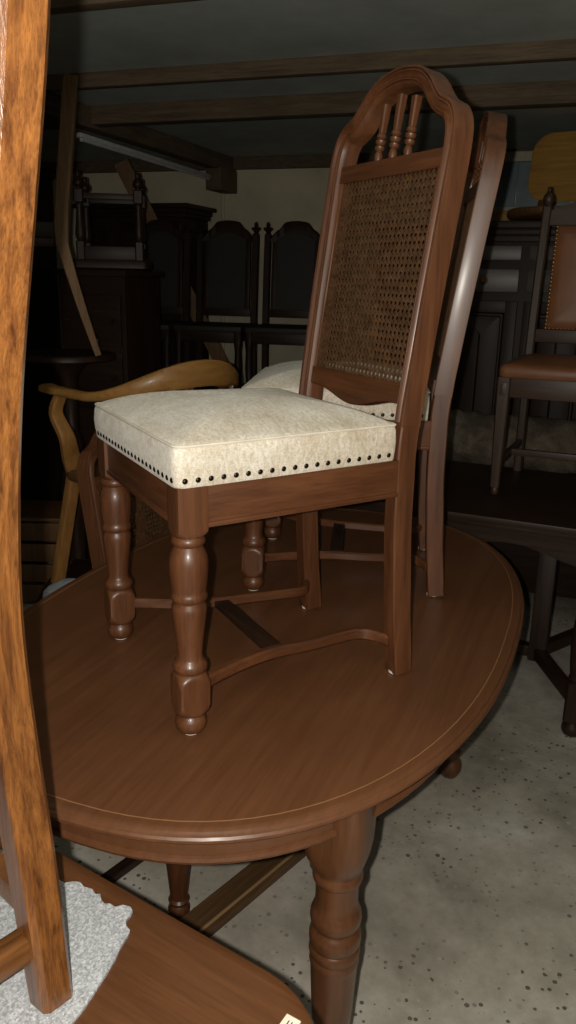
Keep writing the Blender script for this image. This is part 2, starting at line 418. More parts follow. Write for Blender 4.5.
def make_dining_chair():
    r = thing('dining_chair', '', 'chair')
    for sx in (1,-1): chair_front_leg(r, sx)
    for sx in (1,-1): chair_rear_leg(r, sx)
    # frame rails under the seat
    def rail(p, q, th=.020, m='chair_x'):
        b = NB(); beam(b, p, q, th, .066, .002)
        zo = Vector((0,0,-.030)); beam(b, Vector(p)+zo, Vector(q)+zo, th+.007, .009, .003)
        obj('seat_rail', b, M[m], r)
    zc = .398
    rail((-a_+.02,-d_/2-.008,zc),(a_-.02,-d_/2-.008,zc))
    rail((-b_+.015,.200,zc),(b_-.015,.200,zc))
    for sx in (1,-1): rail((sx*(a_+.010),-d_/2+.02,zc),(sx*(b_+.006),.185,zc),.020,'chair_y')
    # side stretchers, S-curved in plan, and the cross piece
    for sx in (1,-1):
        b = NB(); pth = [(.192,-.195,.080),(.172,-.152,.079),(.152,-.105,.077),(.138,-.06,.076),(.131,-.015,.075),(.128,.05,.073),(.122,.115,.072),(.119,.148,.071),(.124,.172,.070),(.140,.190,.069),(.170,.206,.068)]
        sweep(b, smooth_path([(sx*x,y,z) for x,y,z in pth],4), rect(.018,.022,.004)); obj('stretcher', b, M['chair_y'], r)
    b = NB(); box(b, (0,-.022,.074), (.262,.032,.013), .003); obj('cross_stretcher', b, M['dark_x'], r)['label'] = 'dark cross stretcher'
    # upholstered seat
    b = NB(); rs = []
    for z, g in ((.4305,.0),(.434,.0015),(.445,.003),(.465,.0045),(.485,.003),(.4925,.0005)): rs.append([(x,y,z) for x,y in seat_outline(1,g)])
    for k in (.985,.96,.92,.85,.75,.62,.48,.33,.18,.06): rs.append([(x,y,.4925+.040*(1-k**2.6)+.003) for x,y in seat_outline(k,0)])
    rings(b, rs); seat = obj('seat', b, M['fabric'], r, 60)
    b = NB(); loop = [Vector((x,y,.4945)) for x,y in seat_outline(1,.0008)]
    sweep(b, loop, circ(.0024,6), closed=True); obj('piping', b, M['piping'], seat)
    nb = NB(); dome(nb, (0,0,0), .0048, (0,0,1)); me = None
    def nail(p, n):
        nonlocal me
        if me is None:
            o = obj('nailhead', nb, M['nail'], seat); me = o.data
        else:
            o = bpy.data.objects.new('nailhead', me); C.objects.link(o); o.parent = seat
        o.location = p; o.rotation_mode = 'QUATERNION'; o.rotation_quaternion = Vector(n).to_track_quat('Z','Y')
    for k in range(23): nail((-.215+k*.43/22, -.2485, .4425), (0,-1,0))
    for sx in (1,-1):
        for k in range(19):
            t = (k+.6)/19.3; p = Vector((.2295,-.2465)).lerp(Vector((.1885,.1770)), t); n = Vector((.4235,.041)).normalized()
            nail((sx*(p.x+n.x*.002), p.y+n.y*.002, .4425), (sx*n.x, n.y, 0))
    # back: moulded arch, rails, cane, spindles
    pts = [(u,z) for u,z in HALF]+[(0,1.087)]+[(-u,z) for u,z in HALF[::-1]]
    path = [Vector((p.x, yb(p.y), p.y)) for p in smooth_path([(u,z,0) for u,z in pts], 4)]
    b = NB(); sweep(b, path, BACK_PROF, up=lambda i: backn(path[i].z)); obj('back_frame', b, M['chair_z'], r, 28)
    b = NB(); rs = []
    for k in range(13):
        u = -.163+.326*k/12; rs.append([P3(u,.921,-.011), P3(u,.952,-.011), P3(u,.954,-.006), P3(u,.952,.008), P3(u,.921,.008)])
    rings(b, rs); obj('back_rail', b, M['chair_x'], r)
    b = NB(); rs = []
    for k in range(25):
        t = -1+2*k/24; u = .163*t; s = abs(t)
        zb = .502 + (.022*(1-math.cos(min(s/.85,1)*PI))/2 if True else 0)
        rs.append([P3(u,zb,-.011), P3(u,.560,-.011), P3(u,.560,.008), P3(u,zb+.002,.008), P3(u,zb,.005)])
    rings(b, rs); obj('back_apron', b, M['chair_x'], r)
    make_cane_panel(r)
    for u, top in ((-.047,1.052),(0,1.062),(.047,1.052)):
        z0 = .950; L = top-z0
        d = (P3(u,top)-P3(u,z0)).normalized(); R = d.to_track_quat('Z','Y').to_matrix()
        prof = [(0,.0062),(.010,.0085),(.017,.0070),(.020,.0052),(.023,.0090),(.028,.0100),(.031,.0065),(.034,.0098),(.039,.0105),(.042,.0065),(.045,.0095),(.049,.0090),(.053,.0060)]
        b = NB(); lathe(b, prof, P3(u,z0), 14, R)
        lathe(b, [(.050,.0058,4),(.056,.0062,6),(L,.0080,8)], P3(u,z0), 16, R)
        obj('spindle', b, M['chair_z'], r)
    return r
chair1 = make_dining_chair()
chair1.location = (0,0,H+.0005); chair1.rotation_euler = (0,0,-1.0786)
chair1['label'] = 'cane-back dining chair with cream nailhead seat, nearest on the oval table, whole chair in view'
chair2 = copy_tree(chair1); chair2.location = (.214,.548,H+.0005); chair2.rotation_euler = (0,0,math.radians(-95.2))
chair2['label'] = 'cane-back dining chair behind the nearest one on the oval table, seen edge-on'
chair3 = copy_tree(chair1); chair3.location = (-.170,.675,0); chair3.rotation_euler = (0,0,math.radians(60))
chair3['label'] = 'cane-back chair on the floor tucked under the far left of the oval table'
for c in (chair1, chair2, chair3): c['group'] = 'cane-back dining chairs at the oval table'

# ------------------------------------------------------------------ oval table
TA = math.atan2(-.365,.931)                       # local y runs along the table's length
tb = thing('oval_dining_table', 'large oval brown wooden table carrying two cane-back chairs', 'table', (.0514,.2946,0), TA)
def oval(inset, z, n=2.4, seg=96, A=.855, B=.543):
    out = []
    a, b2 = A-inset, B-inset
    for k in range(seg):
        t = 2*PI*k/seg; c, s = math.cos(t), math.sin(t)
        out.append((b2*math.copysign(abs(c)**(2/n),c), a*math.copysign(abs(s)**(2/n),s), z))
    return out
EDGE = [(.040,.7285),(.014,.7295),(.010,.7315),(.0085,.7345),(.0035,.7365),(0,.7400),(0,.7445),(.0025,.7480),(.0060,.7492),(.0072,.7500),(.0085,.7530),(.0125,.7547),(.0180,.7550)]
b = NB(); rings(b, [oval(i,z) for i,z in EDGE]); obj('tabletop', b, M['table_u'], tb, 24)
b = NB(); rings(b, [oval(.0270,.7540), oval(.0270,.7553), oval(.0286,.7553), oval(.0286,.7540), oval(.0270,.7540)], cap=False); obj('inlay_line', b, M['inlay'], tb)
b = NB(); rings(b, [oval(.050,.7285), oval(.050,.678), oval(.046,.676), oval(.044,.671), oval(.046,.666), oval(.052,.663), oval(.072,.663), oval(.072,.7285), oval(.050,.7285)], cap=False); obj('apron', b, M['table_u'], tb)
TLEG = [(.7285,.050,5),(.665,.052,5),(.640,.052,4.5),(.620,.0515,4),(.603,.0495,3.2),(.588,.0450,2.6),(.576,.0405,2.2),(.570,.0385,2),(.566,.0395),(.562,.0415),(.556,.0420),(.551,.0405),(.548,.0365),
        (.540,.0358),(.515,.0355),(.497,.0365),(.491,.0400),(.484,.0425),(.475,.0435),(.466,.0420),(.460,.0385),(.456,.0365),(.452,.0385),(.447,.0425),(.440,.0440),(.430,.0440),(.421,.0420),(.418,.0395),(.415,.0420),(.408,.0440),(.400,.0420),(.397,.0400),(.393,.0415),(.386,.0425),(.380,.0410),(.372,.0400),
        (.340,.0385),(.280,.0355),(.200,.0305),(.140,.0270),(.105,.0255),(.099,.0300),(.092,.0335),(.084,.0335),(.077,.0295),(.073,.0240),(.068,.0250),(.055,.0330),(.040,.0370),(.026,.0360),(.012,.0300),(.002,.0230),(0,.020)]
for su in (-1,1):
    for sv in (1,-1):
        b = NB(); lathe(b, TLEG[::-1], (sv*.340, su*.589, 0), 36); obj('leg', b, M['table_z'], tb)

# ------------------------------------------------------------------ foreground table, sheet, tag, chair
EX = Vector((.84,-.543,0)).normalized(); FA = math.atan2(EX.y, EX.x)
FO = EX*(-.17)+Vector((.543,.84,0)).normalized()*(-.984); FZ = .72
ft = thing('side_table', 'glossy brown rectangular table with rounded corner at the bottom left, under a grey sheet', 'table', (FO.x,FO.y,0), FA)
def rrect(w, h, r, seg=8):
    out = []
    for cx, cy, a0 in ((w/2-r,h/2-r,0),(-w/2+r,h/2-r,90),(-w/2+r,-h/2+r,180),(w/2-r,-h/2+r,270)):
        for k in range(seg+1):
            a = math.radians(a0+90*k/seg); out.append((cx+r*math.cos(a), cy+r*math.sin(a)))
    return out
b = NB(); rings(b, [[(x,y,z) for x,y in rrect(1.47-2*i,.80-2*i,.13-i)] for i,z in ((.02,FZ-.030),(.004,FZ-.028),(0,FZ-.022),(0,FZ-.010),(.004,FZ-.003),(.012,FZ),(.02,FZ))]); obj('tabletop', b, M['desk'], ft, 24)
b = NB()
for c, s in (((0,.31,FZ-.075),(1.20,.02,.09)),((0,-.31,FZ-.075),(1.20,.02,.09)),((.60,0,FZ-.075),(.02,.60,.09)),((-.60,0,FZ-.075),(.02,.60,.09))): box(b, c, s, .002)
obj('apron', b, M['desk'], ft)
for sx in (1,-1):
    for sy in (1,-1):
        b = NB(); lathe(b, [(0,.018,6),(.003,.020,8),(.60,.030,8),(FZ-.03,.030,8)], (sx*.595,sy*.305,0), 24); obj('leg', b, M['desk'], ft)
# torn grey sheet lying on it (world coordinates of its torn rim)
rim = [(-.352,-.535),(-.332,-.541),(-.302,-.557),(-.265,-.578),(-.240,-.594),(-.225,-.603),(-.215,-.600),(-.205,-.601),(-.198,-.609),(-.192,-.611),(-.186,-.613),(-.180,-.622),(-.174,-.621),(-.170,-.632),(-.164,-.638),(-.158,-.637),(-.150,-.643),(-.141,-.639),(-.131,-.642),(-.127,-.648),(-.128,-.656),(-.132,-.664),(-.130,-.673),(-.124,-.680),(-.125,-.688),(-.130,-.704),(-.133,-.723),(-.138,-.742),(-.143,-.758),(-.152,-.787),(-.164,-.815),(-.183,-.850),(-.21,-.90),(-.26,-.98),(-.33,-1.06),(-.42,-1.12),(-.50,-1.06),(-.58,-.95),(-.64,-.83),(-.65,-.72),(-.62,-.64),(-.60,-.52),(-.56,-.46),(-.50,-.443),(-.44,-.475),(-.40,-.508)]
b = NB(); prism(b, [(x-FO.x,y-FO.y) for x,y in rim], 0, .0035); sh = obj('foam_sheet', b, M['foam']); sh.location = (FO.x,FO.y,FZ+.0003)
tag(sh, 'grey speckled sheet with a torn edge lying on the bottom-left table', 'sheet')
b = NB(); box(b, (0,0,.002), (.018,.030,.003), .0008)
tg = thing('price_tag', 'small cream card tag at the corner of the bottom-left table', 'tag', (.069,-.808,FZ), -.55)
obj('card', b, M['tag'], tg)
b = NB()
for k in range(2): box(b, (-.002+.004*k,.004,.0037), (.0012,.009,.0004), 0)
obj('print', b, M['drawer'], tg)
# high-backed chair standing on the sheet; its far rear post is what the photo shows
fc = thing('high_back_chair', 'orange oak high-back chair, its tall post filling the left edge of the photo', 'chair', (0,0,0), math.radians(-131))
Rf = Matrix.Rotation(math.radians(-131),3,'Z'); yl = Vector((0,.20,0)); hwid = .20
base = Vector((-.184,-.786,FZ+.0068))-Rf@Vector((-hwid,.20,0)); fc.location = base
POST = [(0,-.009),(.05,-.015),(.12,-.023),(.20,-.034),(.28,-.047),(.36,-.058),(.44,-.062),(.52,-.056),(.60,-.045),(.68,-.029),(.76,-.008),(.84,.014),(.92,.035),(1.0,.052),(1.04,.058)]
def post_path(sx): return smooth_path([(sx*hwid,.200+y,z) for z,y in POST],3)
def pscale(t): return (.80+.16*min(t/.35,1), .78+.20*min(t/.35,1))
def post_y(z): 
    for (z0,y0),(z1,y1) in zip(POST,POST[1:]):
        if z <= z1: return .200+y0+(y1-y0)*(z-z0)/(z1-z0)
for sx in (-1,1):
    b = NB(); sweep(b, post_path(sx), rect(.047,.047,.007), up=(0,-1,0), scale=pscale); obj('rear_post', b, M['oak'], fc)
    b = NB(); lathe(b, [(0,.017,8),(.30,.022,8),(.44,.022,8)], (sx*.21,-.20,0), 24); obj('leg', b, M['oak'], fc)
    b = NB(); beam(b, (sx*.205,-.19,.11), (sx*.20,post_y(.11)-.01,.11), .022,.03,.003); obj('stretcher', b, M['oak_x'], fc)
    b = NB(); beam(b, (sx*.207,-.19,.40), (sx*.20,.13,.40), .022,.06,.003); obj('seat_rail', b, M['oak_x'], fc)
b = NB(); beam(b, (-.185,.176,.075), (.185,.176,.075), .026,.030,.004); obj('rear_stretcher', b, M['oak_x'], fc)
b = NB(); box(b, (0,-.055,.455), (.44,.32,.045), .015); obj('seat', b, M['leather'], fc)
for z in (.62,.98):
    y = post_y(z)
    b = NB(); beam(b, (-.185,y,z), (.185,y,z), .022,.06,.004); obj('back_rail', b, M['oak_x'], fc)
for u in (-.09,-.03,.03,.09):
    b = NB(); beam(b, (u,post_y(.64),.64), (u,post_y(.96),.96), .025,.012,.003, (0,1,0)); obj('back_slat', b, M['oak'], fc)

# ------------------------------------------------------------------ boards on the floor under the oval table
def board(name, p, q, w, h, label, mat, edge):
    p, q = Vector(p), Vector(q); d = q-p
    r = thing(name, label, 'board', ((p.x+q.x)/2,(p.y+q.y)/2,0), math.atan2(d.y,d.x))
    L = d.length
    b = NB(); box(b, (0,0,h/2), (L,w,h), .003); obj('board', b, mat, r)
    if edge:
        b = NB(); box(b, (0,-w/2+.016,h), (L*.998,.008,.003), .001); obj('pale_edge_strip', b, M['plank_edge'], r)
    return r
board('wooden_board', (-.162,.041,0), (.198,.486,0), .080, .022, 'wide brown board with a pale stripe lying on the concrete under the oval table', M['plank'], True)
board('wooden_batten', (-.45,.13,0), (-.29,.345,0), .030, .022, 'thin dark batten on the concrete under the near left of the oval table', M['dark_x'], False)

fs = thing('footstool', 'low footstool under the oval table, only a turned leg showing', 'stool', (-.012,.21,0), .16)
b = NB(); rings(b, [[(x,y,z) for x,y in rrect(.44-2*i,.17-2*i,.03)] for i,z in ((.006,.30),(0,.304),(0,.325),(.01,.345),(.05,.352))]); obj('seat', b, M['chair_x'], fs)
for sx in (-1,1):
    for sy in (-1,1):
        b = NB(); lathe(b, [(0,.018),(.008,.026),(.02,.027),(.032,.019),(.036,.024),(.044,.026),(.050,.021),(.10,.025),(.19,.033),(.205,.029),(.212,.033),(.225,.033),(.23,.027),(.302,.028)], (sx*.185,sy*.055,0), 20); obj('leg', b, M['chair_z'], fs)

# ------------------------------------------------------------------ dark table on the right and the leather chair on it
dt = thing('refectory_table', 'dark stained rectangular table with turned feet behind the right of the oval table', 'table', (.56+.417*.395, 1.134+.909*.395, 0), -.4303)
b = NB(); box(b, (0,0,.7375), (1.24,.79,.025), .006); box(b, (0,0,.716), (1.20,.75,.022), .004); obj('tabletop', b, M['dark_x'], dt)
b = NB()
for sy in (1,-1):
    rs = []
    for k in range(41):
        t = -1+2*k/40; x = .50*t; s = abs(t); zb = .640-.022*math.cos(s*PI*2)-.012*s
        rs.append([(x,sy*.335-.011,zb),(x,sy*.335-.011,.706),(x,sy*.335+.011,.706),(x,sy*.335+.011,zb)])
    rings(b, rs)
for sx in (1,-1): box(b, (sx*.52,0,.665), (.022,.62,.085), .003)
obj('apron', b, M['dark_x'], dt)
DLEG = [(0,.020),(.006,.030),(.02,.037),(.038,.035),(.05,.026),(.055,.026),(.060,.034,8),(.20,.034,8),(.205,.030),(.215,.034),(.225,.030),(.26,.034),(.34,.040),(.42,.036),(.48,.028),(.50,.034),(.51,.028),(.53,.032),(.545,.036,8),(.706,.036,8)]
for sx in (1,-1):
    for sy in (1,-1):
        b = NB(); lathe(b, DLEG, (sx*.515,sy*.335,0), 24); obj('leg', b, M['dark_z'], dt)
    b = NB(); lathe(b, [(.10,.034,8),(.70,.034,8),(.706,.03,8)], (sx*.34,0,0), 20); obj('post', b, M['dark_z'], dt)
    for sy in (1,-1):
        b = NB(); beam(b, (sx*.335,0,.13), (sx*.515,sy*.335,.13), .040,.045,.004); obj('stretcher', b, M['dark_x'], dt)
b = NB(); beam(b, (-.335,0,.13), (.335,0,.13), .045,.045,.004); obj('stretcher', b, M['dark_x'], dt)

lc = thing('leather_chair', 'brown wooden chair with tan leather seat and nailed leather back, on the dark right-hand table', 'chair', (1.086,1.470,.7505), -.4294)
for sx in (-1,1):
    b = NB(); lathe(b, [(0,.011),(.008,.015),(.02,.014),(.026,.012),(.028,.0165,8),(.36,.024,8),(.425,.024,8)], (sx*.205,-.215,0), 24)
    o = obj('leg', b, M['leatherchair_z'], lc)
    g = NB(); box(g, (sx*.205,-.2395,.385), (.022,.006,.045), .002); box(g, (sx*.205,-.241,.385), (.012,.006,.030), .002); obj('leg_panel', g, M['leatherchair_z'], o)
    b = NB(); sweep(b, smooth_path([(sx*.195,.225,0),(sx*.195,.220,.2),(sx*.195,.216,.42),(sx*.195,.222,.56),(sx*.193,.245,.80),(sx*.190,.268,1.02)],4), rect(.034,.034,.006), up=(0,-1,0)); o = obj('rear_post', b, M['leatherchair_z'], lc)
    g = NB(); lathe(g, [(0,.012),(.006,.018),(.012,.013),(.02,.017),(.032,.022),(.046,.019),(.056,.011),(.062,.007),(.07,.009),(.078,.004)], (sx*.190,.268,1.015), 16); obj('finial', g, M['leatherchair_z'], o)
    b = NB(); beam(b, (sx*.203,-.20,.39),(sx*.196,.21,.39), .022,.07,.003); obj('seat_rail', b, M['leatherchair_x'], lc)
    b = NB(); beam(b, (sx*.203,-.21,.12),(sx*.195,.215,.12), .018,.026,.003); obj('stretcher', b, M['leatherchair_x'], lc)
for y in (-.215,.215):
    b = NB(); beam(b, (-.19,y,.39),(.19,y,.39), .022,.07,.003); obj('seat_rail', b, M['leatherchair_x'], lc)
b = NB(); beam(b, (-.2,0,.12),(.2,0,.12), .02,.026,.003); obj('stretcher', b, M['leatherchair_x'], lc)
b = NB(); rings(b, [[(x,y-.015,z) for x,y in rrect(.455-2*i,.445-2*i,.025)] for i,z in ((.002,.425),(0,.428),(0,.455),(.006,.466),(.018,.472),(.05,.480),(.12,.487),(.19,.489))]); obj('seat', b, M['leather'], lc, 60)
def lp(u,z,off=0): 
    y = .222+(.245-.222)*(z-.56)/.24 if z < .80 else .245+(.268-.245)*(z-.80)/.22
    return Vector((u,y-off,z))
b = NB(); rs = []
for k in range(21):
    t = -1+2*k/20; u = .185*t; top = 1.005+.045*math.cos(t*PI/2)
    rs.append([lp(u,.955,-.011),lp(u,top,-.011),lp(u,top,.011),lp(u,.955,.011)])
rings(b, rs); obj('crest_rail', b, M['leatherchair_x'], lc)
b = NB(); beam(b, lp(-.18,.545),lp(.18,.545), .022,.05,.003); obj('back_rail', b, M['leatherchair_x'], lc)
b = NB(); rs = []
for i, off in ((.0,-.008),(.0,.004),(.012,.016),(.04,.021),(.10,.022)):
    rs.append([lp(x, z+.763, off) for x,z in rrect(.300-2*i,.390-2*i,.012)])
rings(b, rs); bk = obj('leather_back', b, M['leather'], lc, 60)
me = None
def brass(p):
    global me
    if me is None:
        n = NB(); dome(n, (0,0,0), .0048, (0,-1,0)); o = obj('nailhead', n, M['brass_nail'], bk); me = o.data
    else: o = bpy.data.objects.new('nailhead', me); C.objects.link(o); o.parent = bk
    o.location = p
for k in range(27):
    z = .575+k*.0144
    for sx in (-1,1): brass(lp(sx*.145,z,.0085))
for k in range(1,20):
    for z in (.575,.949): brass(lp(-.145+k*.0145,z,.0085))

# ------------------------------------------------------------------ dark cabinet, plywood seat shell, fleece bundle, right background
cb = thing('sideboard_cabinet', 'tall dark cabinet with panelled doors and greyed drawers behind the leather chair', 'cabinet', (1.30,2.92,0), ROOM-.06)
cb.scale = (1,1,.98)
b = NB(); box(b, (0,.0,.90), (1.50,.50,1.64), .004); box(b, (0,-.005,.04), (1.54,.52,.08), .004); obj('carcass', b, M['dark_x'], cb)
b = NB(); box(b, (0,-.01,1.80), (1.60,.58,.035), .006); box(b, (0,-.005,1.767), (1.56,.55,.035), .012); box(b, (0,0,1.735), (1.52,.52,.03), .004); obj('cornice', b, M['dark_x'], cb)
for sx in (-1,1):
    b = NB(); box(b, (sx*.37,-.257,1.665), (.70,.016,.07), .003); obj('frieze_panel', b, M['drawer'], cb)
    b = NB(); box(b, (sx*.37,-.259,1.53), (.70,.022,.115), .005); dr = obj('drawer', b, M['drawer'], cb)
    b = NB()
    for dx in (-.18,.18):
        lathe(b, [(0,.02),(.004,.022),(.007,.016),(.012,.008),(.022,.010),(.028,.006)], (sx*.37+dx,-.270,1.53), 12, Matrix.Rotation(PI/2,3,'X'))
    obj('drawer_pull', b, M['brass_nail'], dr)
for sx in (-1,1):
    for k in (0,1):
        cx = sx*(.19+.365*k); b = NB()
        box(b, (cx-.145,-.262,.78), (.06,.024,1.30), .004); box(b, (cx+.145,-.262,.78), (.06,.024,1.30), .004)
        for z in (.16,1.40): box(b, (cx,-.262,z), (.24,.024,.06), .004)
        d = obj('door', b, M['dark_z'], cb)
        b = NB(); rings(b, [[(cx+x,y,.78+z) for x,z in rrect(.23-2*i,1.18-2*i,.01)] for i,y in ((0,-.252),(0,-.262),(.006,-.272),(.014,-.272),(.02,-.262),(.05,-.270),(.11,-.270))]); obj('door_panel', b, M['dark_z'], d)
sh = thing('plywood_seat_shell', 'honey coloured round-backed wooden seat on top of the dark cabinet', 'seat', (1.37,2.83,1.7825), ROOM-.25)
b = NB(); rs = []
def seatpoly(s):
    out = []
    for k in range(48):
        a = 2*PI*k/48; c, s_ = math.cos(a), math.sin(a); n = 3.0
        out.append((.21*s*math.copysign(abs(c)**(2/n),c), .22*s*math.copysign(abs(s_)**(2/n),s_)))
    return out
for s, z in ((.86,.006),(.94,.012),(.985,.022),(1,.034),(.985,.044),(.94,.046),(.7,.036),(.3,.030)): rs.append([(x,y-.03, z+(.02*max(-(y+.12),0)/.1)) for x,y in seatpoly(s)])
rings(b, rs); obj('seat', b, M['bow_dark'], sh, 60)
b = NB(); rs = []
for i, y in ((.0,-.007),(.004,-.010),(.004,.010),(0,.007)):
    rs.append([(x, .175+y+.16*z-.35*x*x, .285+z) for x,z in rrect(.40-2*i,.34-2*i,.10,10)])
rings(b, rs); obj('backrest', b, M['ply'], sh, 60)
b = NB()
for sx in (-1,1): beam(b, (sx*.12,.10,.02),(sx*.12,.165,.17), .03,.02,.004)
obj('bracket', b, M['bow_dark'], sh)
b = NB(); box(b, (0,0,.003), (.30,.26,.008), .002); obj('base', b, M['dark_x'], sh)

ch = thing('low_chest', 'low dark chest behind the right-hand table, under a mottled fleece', 'chest', (1.18,2.28,0), ROOM)
b = NB(); box(b, (0,0,.34), (1.05,.36,.52), .006); obj('body', b, M['dark_x'], ch)
b = NB(); box(b, (0,-.005,.615), (1.09,.40,.03), .008); obj('lid', b, M['dark_x'], ch)
for sx in (-1,1):
    for sy in (-1,1):
        b = NB(); lathe(b, [(0,.02),(.02,.034),(.05,.034),(.08,.026)], (sx*.46,sy*.12,0), 14); obj('leg', b, M['dark_z'], ch)
b = NB(); rs = []; rnd = random.Random(4)
for i in range(25):
    x = -.50+i/24; e = max(0, 1-abs((x)/.5)**6)**.5
    ring = []
    for k in range(24):
        a = 2*PI*k/24; r = 1+.10*math.sin(3*a+i*.9)+.07*math.sin(5*a-i*1.7)+rnd.uniform(-.04,.04)
        ring.append((x, .155*r*max(e,.1)*math.cos(a), .13+max(.125*r*max(e,.1)*math.sin(a), -.129)))
    rs.append(ring)
rings(b, rs); fl = obj('fleece_bundle', b, M['fleece'], None, 70); fl.location = (1.18,2.27,.6305); fl.rotation_euler = (0,0,ROOM)
tag(fl, 'mottled grey brown fleece bundle on the low chest beyond the right-hand table', 'fleece')

# ------------------------------------------------------------------ tall carved chairs on a dark table, back left
bt = thing('long_dark_table', 'long dark table at the back carrying three tall carved chairs', 'table', (-.30,3.78,0), ROOM*.35)
b = NB(); box(b, (0,0,.735), (1.9,.72,.03), .006); obj('tabletop', b, M['dark_x'], bt)
b = NB()
for sy in (-1,1): box(b, (0,sy*.30,.675), (1.7,.02,.09), .003)
for sx in (-1,1): box(b, (sx*.85,0,.675), (.02,.58,.09), .003)
obj('apron', b, M['dark_x'], bt)
for sx in (-1,1):
    for sy in (-1,1):
        b = NB(); lathe(b, [(0,.03),(.03,.045),(.06,.03),(.10,.03),(.3,.055),(.5,.03),(.55,.05,8),(.72,.05,8)], (sx*.84,sy*.29,0), 16); obj('leg', b, M['dark_z'], bt)
def make_carved_chair():
    r = thing('carved_chair', '', 'chair')
    for sx in (-1,1):
        b = NB(); lathe(b, [(0,.016),(.015,.024),(.03,.018),(.034,.022,8),(.10,.022,8),(.11,.018),(.20,.024),(.30,.020),(.33,.024),(.35,.023,8),(.42,.023,8)], (sx*.19,-.20,0), 16); obj('leg', b, M['dark_z'], r)
        b = NB(); sweep(b, [(sx*.185,.21,0),(sx*.185,.205,.25),(sx*.185,.205,.45),(sx*.185,.225,.75),(sx*.185,.25,1.0)], rect(.040,.036,.004), up=(0,-1,0)); o = obj('rear_post', b, M['dark_z'], r)
        g = NB(); lathe(g, [(0,.014),(.006,.021),(.012,.012),(.022,.017),(.034,.024),(.046,.017),(.052,.009),(.058,.013),(.070,.011),(.080,.002)], (sx*.185,.25,.998), 14)
        for dx in (-.022,.022): lathe(g, [(-.01,.002),(-.004,.009),(.004,.009),(.01,.002)], (sx*.185+dx,.25,1.035), 8)
        obj('finial', g, M['dark_z'], o)
        b = NB(); beam(b, (sx*.19,-.19,.385),(sx*.186,.20,.385), .022,.06,.003); obj('seat_rail', b, M['dark_x'], r)
        b = NB(); beam(b, (sx*.19,-.19,.07),(sx*.186,.20,.07), .02,.03,.003); obj('stretcher', b, M['dark_x'], r)
    b = NB(); beam(b, (-.18,-.20,.385),(.18,-.20,.385), .022,.07,.003); obj('seat_rail', b, M['dark_x'], r)
    b = NB(); box(b, (0,0,.432), (.43,.45,.035), .012); obj('seat', b, M['darkcane'], r)
    def cp(u,z,off=0): return Vector((u, .205+.045*(z-.45)/.55-off, z))
    def arch(u):
        s = abs(u)/.150
        return 1.085-.04*s*s if s < .42 else (1.078-.050*(1-math.cos(min((s-.42)/.40,1)*PI))/2-.028*max(0,(s-.82)/.18))
    b = NB(); rs = []
    for k in range(37):
        u = -.168+.336*k/36; lo = .955+.055*math.cos(min(abs(u)/.14,1)*PI/2)
        rs.append([cp(u,lo,-.014),cp(u,arch(u),-.014),cp(u,arch(u),.010),cp(u,arch(u)-.012,.017),cp(u,lo,.012)])
    rings(b, rs); obj('crest_rail', b, M['dark_x'], r)
    b = NB()
    for sx in (-1,1): beam(b, cp(sx*.138,.52),cp(sx*.138,.99), .030,.024,.003,(0,1,0))
    beam(b, cp(-.168,.515),cp(.168,.515), .026,.05,.003); obj('back_frame', b, M['dark_z'], r)
    b = NB(); rings(b, [[cp(-.125,.53,-.004),cp(.125,.53,-.004),cp(.125,.99,-.004),cp(0,1.03,-.004),cp(-.125,.99,-.004)],[cp(-.125,.53,.004),cp(.125,.53,.004),cp(.125,.99,.004),cp(0,1.03,.004),cp(-.125,.99,.004)]]); obj('back_panel', b, M['darkcane'], r)
    return r
cc = make_carved_chair()
ccs = [cc, copy_tree(cc), copy_tree(cc)]
for o, (x,y,rz), lab in zip(ccs, ((-.86,3.80,-.20),(-.415,3.74,-.20),(.025,3.66,-.20)),
        ('tall dark carved chair with arched crest, leftmost of three on the back table',
         'tall dark carved chair with arched crest, middle of three on the back table',
         'tall dark carved chair with arched crest, rightmost of three, beside the nearest cane back')):
    o.location = (x,y,.7505); o.rotation_euler = (0,0,rz); o['label'] = lab; o['group'] = 'tall carved chairs on the back table'

# ------------------------------------------------------------------ carved wardrobe, plank, batten light, pipe against the back wall
wd = thing('carved_wardrobe', 'dark cabinet with projecting cornice against the back wall, behind the leftmost carved chair', 'cabinet', (-1.03,4.80,0), ROOM)
b = NB(); box(b, (0,0,.95), (.80,.42,1.86), .004); obj('carcass', b, M['dark_x'], wd)
b = NB(); box(b, (0,-.01,1.955), (.92,.50,.03), .006); box(b, (0,-.005,1.925), (.87,.46,.035), .012); box(b, (0,0,1.895), (.84,.44,.03), .004); obj('cornice', b, M['dark_x'], wd)
for sx in (-1,1):
    b = NB(); box(b, (sx*.19,-.217,.98), (.36,.02,1.60), .004); d = obj('door', b, M['dark_z'], wd)
    b = NB(); box(b, (sx*.19,-.231,.98), (.24,.012,1.40), .006); obj('door_panel', b, M['dark_z'], d)
    b = NB(); lathe(b, [(1.02,.014),(1.06,.018),(1.75,.018),(1.80,.022),(1.84,.016)], (sx*.385,-.222,0), 12); obj('column', b, M['dark_z'], wd)
b = NB(); beam(b, (0,0,0), (-1.085,-.26,2.19), .10,.025,.003,(0,1,0)); pk = obj('leaning_plank', b, M['pine']); pk.location = (.00,4.46,.006)
tag(pk, 'pale plank leaning at a slant behind the leftmost carved chair', 'plank')
bl = thing('strip_light', 'slim white unlit strip hanging below the ceiling at the back left', 'light', (-.795,3.80,2.165), math.atan2(.958,.287))
b = NB(); box(b, (0,0,0), (1.75,.035,.022), .004); obj('housing', b, M['white'], bl)
b = NB(); sweep(b, [(-.85,0,-.018),(.85,0,-.018)], circ(.009,12)); obj('tube', b, M['white'], bl)
